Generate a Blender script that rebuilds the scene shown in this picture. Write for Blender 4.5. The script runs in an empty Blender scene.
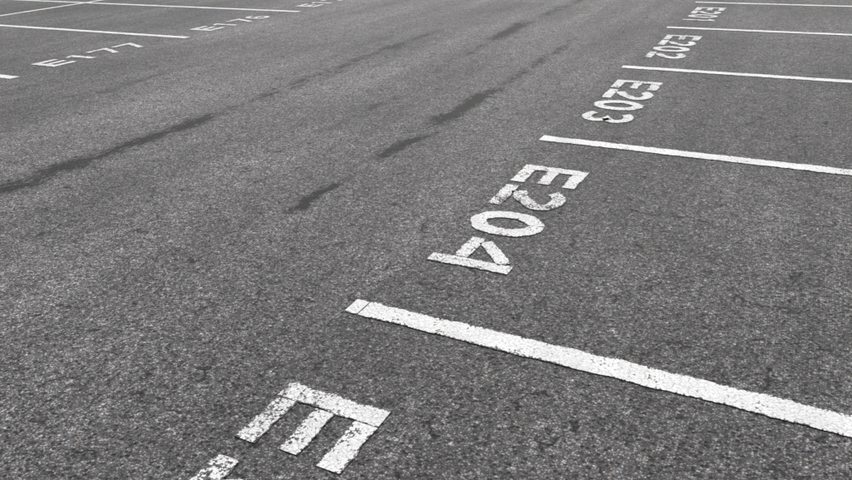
import bpy, math, random
from mathutils import Vector, Matrix
random.seed(7)
S=2.5                      # stall pitch in metres
sc=bpy.context.scene
sc.view_settings.view_transform='Standard'; sc.view_settings.look='None'; sc.view_settings.exposure=0

# ------------------------------------------------------------ node helpers
class NT:
    def __init__(s,nt): s.nt=nt; s.pos=None
    def new(s,t,**k):
        n=s.nt.nodes.new(t)
        for a,b in k.items(): setattr(n,a,b)
        return n
    def put(s,sock,v):
        if v is None: return
        if isinstance(v,bpy.types.NodeSocket): s.nt.links.new(v,sock)
        else: sock.default_value=v
    def m(s,op,a,b=None,c=None,clamp=False):
        n=s.new('ShaderNodeMath',operation=op); n.use_clamp=clamp
        s.put(n.inputs[0],a); s.put(n.inputs[1],b); s.put(n.inputs[2],c)
        return n.outputs[0]
    def ramp(s,v,lo,hi,a=0.,b=1.,smooth=True):
        n=s.new('ShaderNodeMapRange'); n.interpolation_type='SMOOTHSTEP' if smooth else 'LINEAR'
        s.put(n.inputs[0],v); s.put(n.inputs[1],lo); s.put(n.inputs[2],hi); s.put(n.inputs[3],a); s.put(n.inputs[4],b)
        return n.outputs[0]
    def scale(s,vec,sx,sy,sz=1.,off=(0,0,0)):
        n=s.new('ShaderNodeMapping'); s.put(n.inputs['Vector'],vec)
        n.inputs['Scale'].default_value=(sx,sy,sz); n.inputs['Location'].default_value=off
        return n.outputs[0]
    def noise(s,vec,sc_,det=2.,rough=.5):
        n=s.new('ShaderNodeTexNoise',noise_dimensions='2D'); s.put(n.inputs['Vector'],vec); n.inputs['Scale'].default_value=sc_
        n.inputs['Detail'].default_value=det; n.inputs['Roughness'].default_value=rough
        return n.outputs[0]
    def voro(s,vec,sc_,feature='F1',rnd=1.):
        n=s.new('ShaderNodeTexVoronoi',feature=feature); n.voronoi_dimensions='2D'
        s.put(n.inputs['Vector'],vec); n.inputs['Scale'].default_value=sc_; n.inputs['Randomness'].default_value=rnd
        return n
    def sep(s,v):
        n=s.new('ShaderNodeSeparateXYZ'); s.put(n.inputs[0],v); return n.outputs
    def mix(s,f,a,b):
        n=s.new('ShaderNodeMix',data_type='FLOAT'); s.put(n.inputs[0],f); s.put(n.inputs[2],a); s.put(n.inputs[3],b); return n.outputs[0]

def asphalt(g,full=True):
    P=g.new('ShaderNodeNewGeometry').outputs['Position']
    xyz=g.sep(P); X,Y=xyz[0],xyz[1]
    v1=g.voro(P,116.); v1c=g.sep(v1.outputs['Color']); d1=v1.outputs['Distance']
    v2=g.voro(P,265.); v2c=g.sep(v2.outputs['Color']); d2=v2.outputs['Distance']
    v3=g.voro(P,56.); v3c=g.sep(v3.outputs['Color']); d3=v3.outputs['Distance']
    st=g.ramp(d1,.62,.25)
    tone=g.m('POWER',v1c[0],2.6)
    val=g.m('ADD',.051,g.m('MULTIPLY',g.m('MULTIPLY',tone,.25),st))
    t2=g.m('MULTIPLY',g.m('POWER',v2c[1],5.),.24)
    val=g.m('ADD',val,g.m('MULTIPLY',t2,g.ramp(d2,.6,.2)))
    big=g.m('MULTIPLY',g.m('GREATER_THAN',v3c[0],.85),g.ramp(d3,.42,.25))
    val=g.m('ADD',val,g.m('MULTIPLY',big,g.m('MULTIPLY',v3c[1],.20)))
    pit=g.m('MULTIPLY',g.m('GREATER_THAN',v3c[2],.66),g.ramp(d3,.48,.2))
    val=g.m('MULTIPLY',val,g.m('SUBTRACT',1.,g.m('MULTIPLY',pit,.70)))
    n1=g.noise(P,38.,2.,.65); n2=g.noise(P,8.,3.,.65)
    val=g.m('MULTIPLY',val,g.ramp(n1,.3,.7,.58,1.42,False))
    val=g.m('MULTIPLY',val,g.ramp(n2,.3,.7,.80,1.20,False))
    h=g.m('MULTIPLY',g.ramp(d1,.65,.1),.0017)
    h=g.m('ADD',h,g.m('MULTIPLY',n1,.004))
    h=g.m('SUBTRACT',h,g.m('MULTIPLY',pit,.0025))
    if not full:   # bays under the paint: only the local texture is needed
        val=g.m('MULTIPLY',val,.93)
        return P,val,h,v1c,d1,n1
    n3=g.noise(g.scale(P,1.7,.20),1.,3.,.6); n4=g.noise(P,.5,3.,.55)
    val=g.m('MULTIPLY',val,g.ramp(n3,.3,.7,.77,1.23,False))
    val=g.m('MULTIPLY',val,g.ramp(n4,.3,.7,.82,1.18,False))
    wob=g.m('MULTIPLY',g.m('SUBTRACT',n4,.5),1.6)
    Xw=g.m('ADD',X,wob)
    lane=g.m('MULTIPLY',g.ramp(Xw,-7.2,-5.2),g.ramp(Xw,-.1,-1.5))
    val=g.m('MULTIPLY',val,g.mix(lane,.90,1.17))  # lighter lane asphalt, with some grazing sheen painted into its colour
    # --- dark ravelled seams / tyre bands along the lane
    fine=g.noise(g.scale(P,1.,.4),38.,4.,.78)
    gap=g.noise(g.scale(P,3.,1.3),2.1,3.,.65)
    wv=g.m('MULTIPLY',g.m('SUBTRACT',g.noise(g.scale(P,.5,1.),3.4,4.,.7),.5),.20)
    Xs=g.m('ADD',X,wv)
    def seg(x0,y0,x1,y1,ww,amt,soft):
        sl=(x1-x0)/(y1-y0)
        dx=g.m('ABSOLUTE',g.m('SUBTRACT',g.m('SUBTRACT',Xs,x0-sl*y0),g.m('MULTIPLY',Y,sl)))
        core=g.ramp(dx,ww*2.,0.)
        yr=g.m('MULTIPLY',g.ramp(Y,y0-soft,y0+soft),g.ramp(Y,y1+soft,y1-soft))
        return g.m('MULTIPLY',g.m('MULTIPLY',core,yr),amt)
    strong=None
    for a in [(-.87,.70,-.85,1.30,.046,1.2,.14),(-.885,1.66,-.80,2.28,.058,1.2,.18),(-.865,2.50,-.825,3.75,.075,1.35,.25),
              (-2.76,-.4,-2.70,1.25,.105,1.1,.4),(-2.70,1.05,-2.65,2.2,.080,1.2,.3),(-1.77,6.1,-1.86,7.5,.085,1.45,.4)]:
        q=seg(*a); strong=q if strong is None else g.m('MAXIMUM',strong,q)
    faint=None
    for a in [(-.84,3.9,-.86,6.4,.06,.78,.6),(-1.55,2.0,-1.5,3.4,.05,.55,.3),(-2.68,2.3,-2.72,6.4,.10,.80,.7),
              (-1.8,7.8,-1.8,12.,.09,.85,.8),(-1.66,3.9,-1.78,6.1,.06,.66,.4),(-2.74,-4.,-2.74,0.,.09,.8,.3),(-4.2,1.6,-4.3,3.4,.07,.5,.5)]:
        q=seg(*a); faint=q if faint is None else g.m('MAXIMUM',faint,q)
    faint=g.m('MULTIPLY',faint,g.ramp(gap,.36,.62,.3,1.))
    strong=g.m('MULTIPLY',strong,g.ramp(gap,.34,.54,.60,1.))
    sm=g.m('MAXIMUM',strong,faint)
    sg=g.m('ADD',g.m('MULTIPLY',sm,.66),g.m('ADD',g.m('MULTIPLY',g.m('SUBTRACT',fine,.5),1.9),g.m('MULTIPLY',g.m('SUBTRACT',n1,.5),1.0)))
    seam=g.m('MULTIPLY',g.ramp(sg,.34,.50),g.ramp(sm,.03,.2))
    val=g.m('MULTIPLY',val,g.m('SUBTRACT',1.,g.m('MULTIPLY',seam,.90)))
    val=g.m('MULTIPLY',val,g.m('SUBTRACT',1.,g.m('MULTIPLY',g.m('MINIMUM',sm,1.),.36)))
    # broad soft tyre tracks
    for x0,ww,amt in [(-2.75,.40,.22),(-.95,.32,.18),(-1.85,.26,.14),(-4.6,.4,.15)]:
        q=g.ramp(g.m('ABSOLUTE',g.m('SUBTRACT',g.m('ADD',Xs,g.m('MULTIPLY',wob,.25)),x0)),ww,0.)
        q=g.m('MULTIPLY',q,g.ramp(n3,.35,.6,.4,1.))
        val=g.m('MULTIPLY',val,g.m('SUBTRACT',1.,g.m('MULTIPLY',q,amt)))
    # --- sparse hairline cracks / plucked stones
    Pw=g.new('ShaderNodeVectorMath',operation='ADD'); g.put(Pw.inputs[0],P)
    nn=g.new('ShaderNodeTexNoise',noise_dimensions='2D'); g.put(nn.inputs['Vector'],P); nn.inputs['Scale'].default_value=14.; nn.inputs['Detail'].default_value=2.
    sc1=g.new('ShaderNodeVectorMath',operation='SCALE'); g.put(sc1.inputs[0],nn.outputs['Color']); sc1.inputs['Scale'].default_value=.09
    g.put(Pw.inputs[1],sc1.outputs[0])
    ce=g.voro(Pw.outputs[0],5.5,'DISTANCE_TO_EDGE')
    cm=g.m('MULTIPLY',g.ramp(ce.outputs['Distance'],.048,.018),g.ramp(g.noise(P,6.5,2.),.60,.64))
    val=g.m('MULTIPLY',val,g.m('SUBTRACT',1.,g.m('MULTIPLY',cm,.8)))
    return P,val,h,v1c,d1,n1

def tint(g,val,v1c):
    c=g.new('ShaderNodeCombineColor')
    w=g.ramp(v1c[2],0.,1.,-.06,.06,False)
    g.put(c.inputs[0],g.m('MULTIPLY',val,g.m('ADD',1.01,w)))
    g.put(c.inputs[1],g.m('MULTIPLY',val,.985))
    g.put(c.inputs[2],g.m('MULTIPLY',val,g.m('SUBTRACT',1.0,w)))
    return c.outputs[0]

def mat_asphalt():
    mt=bpy.data.materials.new('asphalt'); mt.use_nodes=True; g=NT(mt.node_tree)
    b=mt.node_tree.nodes['Principled BSDF']
    P,val,h,v1c,d1,n1=asphalt(g)
    g.put(b.inputs['Base Color'],tint(g,val,v1c))
    b.inputs['Roughness'].default_value=.78; b.inputs['Specular IOR Level'].default_value=.36
    bp=g.new('ShaderNodeBump'); bp.inputs['Strength'].default_value=.9; bp.inputs['Distance'].default_value=1.
    g.put(bp.inputs['Height'],h); g.put(b.inputs['Normal'],bp.outputs[0])
    return mt

def mat_paint():
    mt=bpy.data.materials.new('worn_white_road_paint'); mt.use_nodes=True; g=NT(mt.node_tree)
    b=mt.node_tree.nodes['Principled BSDF']
    P,val,h,v1c,d1,n1=asphalt(g,False)
    at=g.new('ShaderNodeAttribute'); at.attribute_type='GEOMETRY'; at.attribute_name='wear'; wear=at.outputs['Fac']
    ed=g.new('ShaderNodeAttribute'); ed.attribute_type='GEOMETRY'; ed.attribute_name='rim'; rim=ed.outputs['Fac']
    n_big=g.noise(P,11.,3.,.6); n_f=g.noise(P,70.,4.,.7)
    sgn=g.m('ADD',g.m('MULTIPLY',n_big,.5),g.m('MULTIPLY',n_f,.5))
    sgn=g.m('ADD',sgn,g.m('MULTIPLY',g.m('SUBTRACT',v1c[1],.5),.14))
    sgn=g.m('ADD',sgn,g.m('MULTIPLY',g.m('SUBTRACT',.45,d1),.12))
    # paint is thinner along its rim
    sgn=g.m('SUBTRACT',sgn,g.m('MULTIPLY',g.ramp(rim,.76,1.),.18))
    th=g.ramp(wear,0.,1.,.29,.58,False)
    keep=g.ramp(g.m('SUBTRACT',sgn,th),-.014,.022)
    ce=g.voro(P,34.,'DISTANCE_TO_EDGE')
    cr=g.m('MULTIPLY',g.ramp(ce.outputs['Distance'],.05,.015),g.ramp(n_big,.42,.6))
    cr=g.m('MULTIPLY',cr,g.ramp(wear,0.,.7,.25,1.,False))
    keep=g.m('MULTIPLY',keep,g.m('SUBTRACT',1.,g.m('MULTIPLY',cr,.75)))
    dirt=g.m('MULTIPLY',g.ramp(g.noise(P,5.,4.,.6),.3,.7,.87,1.05,False),g.ramp(n_f,.3,.7,.86,1.07,False))
    dirt=g.m('MULTIPLY',dirt,g.ramp(d1,.75,.45,.76,1.))
    pv=g.m('MULTIPLY',dirt,g.ramp(wear,0.,1.,.78,.70,False))
    pc=g.new('ShaderNodeCombineColor')
    g.put(pc.inputs[0],pv); g.put(pc.inputs[1],pv); g.put(pc.inputs[2],g.m('MULTIPLY',pv,1.0))
    mx=g.new('ShaderNodeMix',data_type='RGBA')
    g.put(mx.inputs[0],keep); g.put(mx.inputs[6],tint(g,val,v1c)); g.put(mx.inputs[7],pc.outputs[0])
    g.put(b.inputs['Base Color'],mx.outputs[2])
    b.inputs['Roughness'].default_value=.75; b.inputs['Specular IOR Level'].default_value=.35
    bp=g.new('ShaderNodeBump'); bp.inputs['Strength'].default_value=.5; bp.inputs['Distance'].default_value=1.
    g.put(bp.inputs['Height'],h); g.put(b.inputs['Normal'],bp.outputs[0])
    return mt
A=mat_asphalt(); PT=mat_paint()

def mesh_obj(name,verts,faces,mat,wear=None,rim=None):
    me=bpy.data.meshes.new(name); me.from_pydata(verts,[],faces); me.update()
    o=bpy.data.objects.new(name,me); sc.collection.objects.link(o); me.materials.append(mat)
    if wear is not None:
        a=me.attributes.new('wear','FLOAT','POINT')
        for i in range(len(verts)): a.data[i].value=wear[i] if isinstance(wear,list) else wear
        a=me.attributes.new('rim','FLOAT','POINT')
        for i in range(len(verts)): a.data[i].value=rim[i]
        for f in me.polygons:
            if f.normal.z<0: f.flip()
    return o

R=600
mesh_obj('asphalt_ground',[(-R,-R,0),(R,-R,0),(R,R,0),(-R,R,0)],[(0,1,2,3)],A)
ZP=.004

# ------------------------------------------------------------ painted strips
def offs(pts,w):
    P=[Vector(p) for p in pts]; L=[];Rr=[]
    for i,p in enumerate(P):
        d0=(P[i]-P[i-1]).normalized() if i>0 else None
        d1=(P[i+1]-P[i]).normalized() if i<len(P)-1 else None
        if d0 is None:d0=d1
        if d1 is None:d1=d0
        n0=Vector((-d0.y,d0.x)); n1=Vector((-d1.y,d1.x)); m=(n0+n1)
        m=m.normalized() if m.length>1e-6 else n0
        k=min(1.6,1/max(.3,m.dot(n0)))
        L.append(p+m*k*w/2); Rr.append(p-m*k*w/2)
    return L,Rr
def strip(pts,w,V,F,RM,jit=.0015,step=.012):
    """ribbon with a centre spine: 3 points per station, rim=1 on the edges"""
    L,Rr=offs(pts,w)
    LL=[];RR=[]
    for i in range(len(L)-1):
        n=max(1,int(round((Vector(pts[i+1])-Vector(pts[i])).length/step)))
        for k in range(n):
            LL.append(L[i].lerp(L[i+1],k/n)); RR.append(Rr[i].lerp(Rr[i+1],k/n))
    LL.append(L[-1]); RR.append(Rr[-1])
    b=len(V); wl=wr=0
    for a,c in zip(LL,RR):
        wl=wl*.7+random.gauss(0,jit); wr=wr*.7+random.gauss(0,jit)
        n=(a-c).normalized()
        V.append(a+n*wl); V.append((a+c)/2); V.append(c+n*wr); RM+= [1.,0.,1.]
    for i in range(len(LL)-1):
        o=b+3*i
        F.append((o,o+1,o+4,o+3)); F.append((o+1,o+2,o+5,o+4))

def arc(cx,cy,rx,ry,a0,a1,n=14):
    return [(cx+rx*math.cos(math.radians(a0+(a1-a0)*i/n)),cy+ry*math.sin(math.radians(a0+(a1-a0)*i/n))) for i in range(n+1)]
GW,GH,w=.31,.40,.086
h=w/2
def glyph(ch):
    l,r,b,t=h,GW-h,h,GH-h; cx=GW/2
    if ch=='E':
        return [([(h,0),(h,GH)],w),([(w+.001,b),(GW,b)],w),([(w+.001,GH/2),(GW-.012,GH/2)],w*.9),([(w+.001,t),(GW,t)],w)]
    if ch=='0': return [(arc(cx,GH/2,cx-h*1.05,GH/2-h*1.05,100,459,44),w*1.05)]
    if ch=='1': return [([(cx,0),(cx,GH)],w),([(cx-.1,GH-.085),(cx-h-.002,GH-.04)],.05)]
    if ch=='2':
        top=arc(cx,GH-h-.075,cx-h,.075,165,-30,16)
        return [(top+[(cx+.02,GH*.40),(l+.03,w+.022)],w),([(0,b),(GW,b)],w)]
    if ch=='3':
        a=arc(cx-.01,GH-h-.078,cx-h,.078,150,-80,14); c=arc(cx-.01,h+.085,cx-h,.085,80,-150,14)
        return [(a+c[1:],w*.92)]
    if ch=='4':
        sx=GW-h
        return [([(sx,0),(sx,GH)],w),([(0,.135),(sx-h-.002,.135)],w*.9),([(h*.75,.135+h+.008),(sx-h-.006,GH-.045)],w*.8)]
    if ch=='5': return [([(GW-.01,t),(l,t),(l,GH*.56)]+arc(cx-.015,h+.10,cx-h+.01,.10,110,-150,18),w*.92)]
    if ch=='6': return [(arc(cx,GH*.5,cx-h,GH/2-h,60,180,10)+arc(cx,h+.085,cx-h,.085,180,180+325,24),w*.88)]
    if ch=='7': return [([(0,t),(r,t),(cx-.03,0)],w*.95)]
    if ch=='8': return [(arc(cx,GH-h-.075,cx-h-.01,.075,-75,255,22),w*.9),(arc(cx,h+.088,cx-h,.088,105,435,22),w*.9)]
    if ch=='9': return [(arc(cx,GH*.5,cx-h,GH/2-h,240,360,10)+arc(cx,GH-h-.085,cx-h,.085,0,325,24),w*.88)]
def number(txt,origin,udir,vdir,wear,pitch=.370):
    V=[];F=[];WR=[];RM=[]
    if not isinstance(wear,(list,tuple)): wear=[wear+random.uniform(-.06,.08) for _ in txt]
    for i,ch in enumerate(txt):
        dy=random.uniform(-.008,.008)
        for pl,ww in glyph(ch):
            n0=len(V)
            strip([(p[0]+i*pitch,p[1]+dy) for p in pl],ww,V,F,RM,jit=.0018)
            for q in V[n0:]:
                wv=wear[i]
                if isinstance(wv,tuple): wv=wv[0]+(wv[1]-wv[0])*max(0,min(1,q.y/GH))
                WR.append(wv)
    o=Vector(origin);u=Vector(udir);v=Vector(vdir)
    VV=[(o.x+u.x*p.x+v.x*p.y,o.y+u.y*p.x+v.y*p.y,ZP) for p in V]
    return mesh_obj('painted_stall_number',VV,F,PT,WR,RM)
def line(p0,p1,wd,wear,split=None):
    V=[];F=[];RM=[]
    if split:
        d=(Vector(p1)-Vector(p0)).normalized()
        strip([p0,tuple(Vector(p0)+d*split)],wd,V,F,RM,jit=.002,step=.01)
        strip([tuple(Vector(p0)+d*(split+.005)),p1],wd,V,F,RM,jit=.0018,step=.02)
    else: strip([p0,p1],wd,V,F,RM,jit=.0018,step=.02)
    return mesh_obj('parking_stall_line',[(p.x,p.y,ZP) for p in V],F,PT,wear,RM)
LW=.114
wearL={0:.20,1:.20,2:.20,3:.22,4:.25}
XB=4.95
for k in range(-3,12):
    line((.0,k*S),(XB,k*S),LW,wearL.get(k,.25),split=.06 if k==0 else None)
line((XB+LW/2+.002,-3*S),(XB+LW/2+.002,11*S),LW,.3)
for k in range(-3,11):
    n=204-k
    wr={0:[.36,.62,.38,.42],-1:[(.72,.30),.60,.5,.5],1:.42,2:.46,3:.48}.get(k,.46)
    off={0:.775,-1:.784,1:.775}.get(k,.78)
    number('E%d'%n,(.095,(k+off)*S),(0,-1),(1,0),wr,{0:.375,-1:.392}.get(k,.368))
XL=-2.2806*S; YL=.0106*S
for k in range(-4,12):
    line((XL,YL+k*S),(XL-4.9,YL+k*S),LW,.2)
    line((XL-4.9-LW-.004,YL+k*S),(XL-9.9,YL+k*S),LW,.25)
line((XL-4.9-LW/2-.002,YL-4*S),(XL-4.9-LW/2-.002,YL+11*S),LW,.25)
for k in range(-4,11):
    number('E%d'%(178-k),(XL-.085,YL+(k+.215)*S),(0,1),(-1,0),.42)

# ------------------------------------------------------------ camera
f,yaw,pitch,roll=709.816,-0.4795,-0.443,-0.0333
cx,cy,cz=0.5894*S,-0.8551*S,0.6054*S
fw=Vector((math.cos(pitch)*math.sin(yaw),math.cos(pitch)*math.cos(yaw),math.sin(pitch)))
r=fw.cross(Vector((0,0,1))).normalized(); u=r.cross(fw)
r2=math.cos(roll)*r+math.sin(roll)*u; u2=-math.sin(roll)*r+math.cos(roll)*u
M=Matrix((r2,u2,-fw)).transposed().to_4x4(); M.translation=Vector((cx,cy,cz))
cd=bpy.data.cameras.new('Camera'); cam=bpy.data.objects.new('Camera',cd); sc.collection.objects.link(cam)
cam.matrix_world=M; cd.sensor_width=36; cd.lens=f/852*36; cd.clip_end=2000; cd.clip_start=.05
sc.camera=cam

# ------------------------------------------------------------ light (overcast)
el,az=math.radians(50),math.radians(-20)
W=bpy.data.worlds.new('World'); sc.world=W; W.use_nodes=True; nt=W.node_tree
sky=nt.nodes.new('ShaderNodeTexSky'); sky.sky_type='NISHITA'; sky.sun_disc=False
sky.sun_elevation=el; sky.sun_rotation=az; sky.dust_density=5; sky.air_density=1.
hs=nt.nodes.new('ShaderNodeHueSaturation'); hs.inputs['Saturation'].default_value=.15
nt.links.new(sky.outputs[0],hs.inputs['Color']); bg=nt.nodes['Background']
nt.links.new(hs.outputs[0],bg.inputs[0]); bg.inputs[1].default_value=.15
sd=bpy.data.lights.new('Sun','SUN'); sd.energy=1.5; sd.angle=math.radians(14); sd.color=(1,.985,.965)
so=bpy.data.objects.new('Sun',sd); sc.collection.objects.link(so)
d=Vector((math.sin(az)*math.cos(el),math.cos(az)*math.cos(el),math.sin(el)))
so.rotation_euler=d.to_track_quat('Z','Y').to_euler()
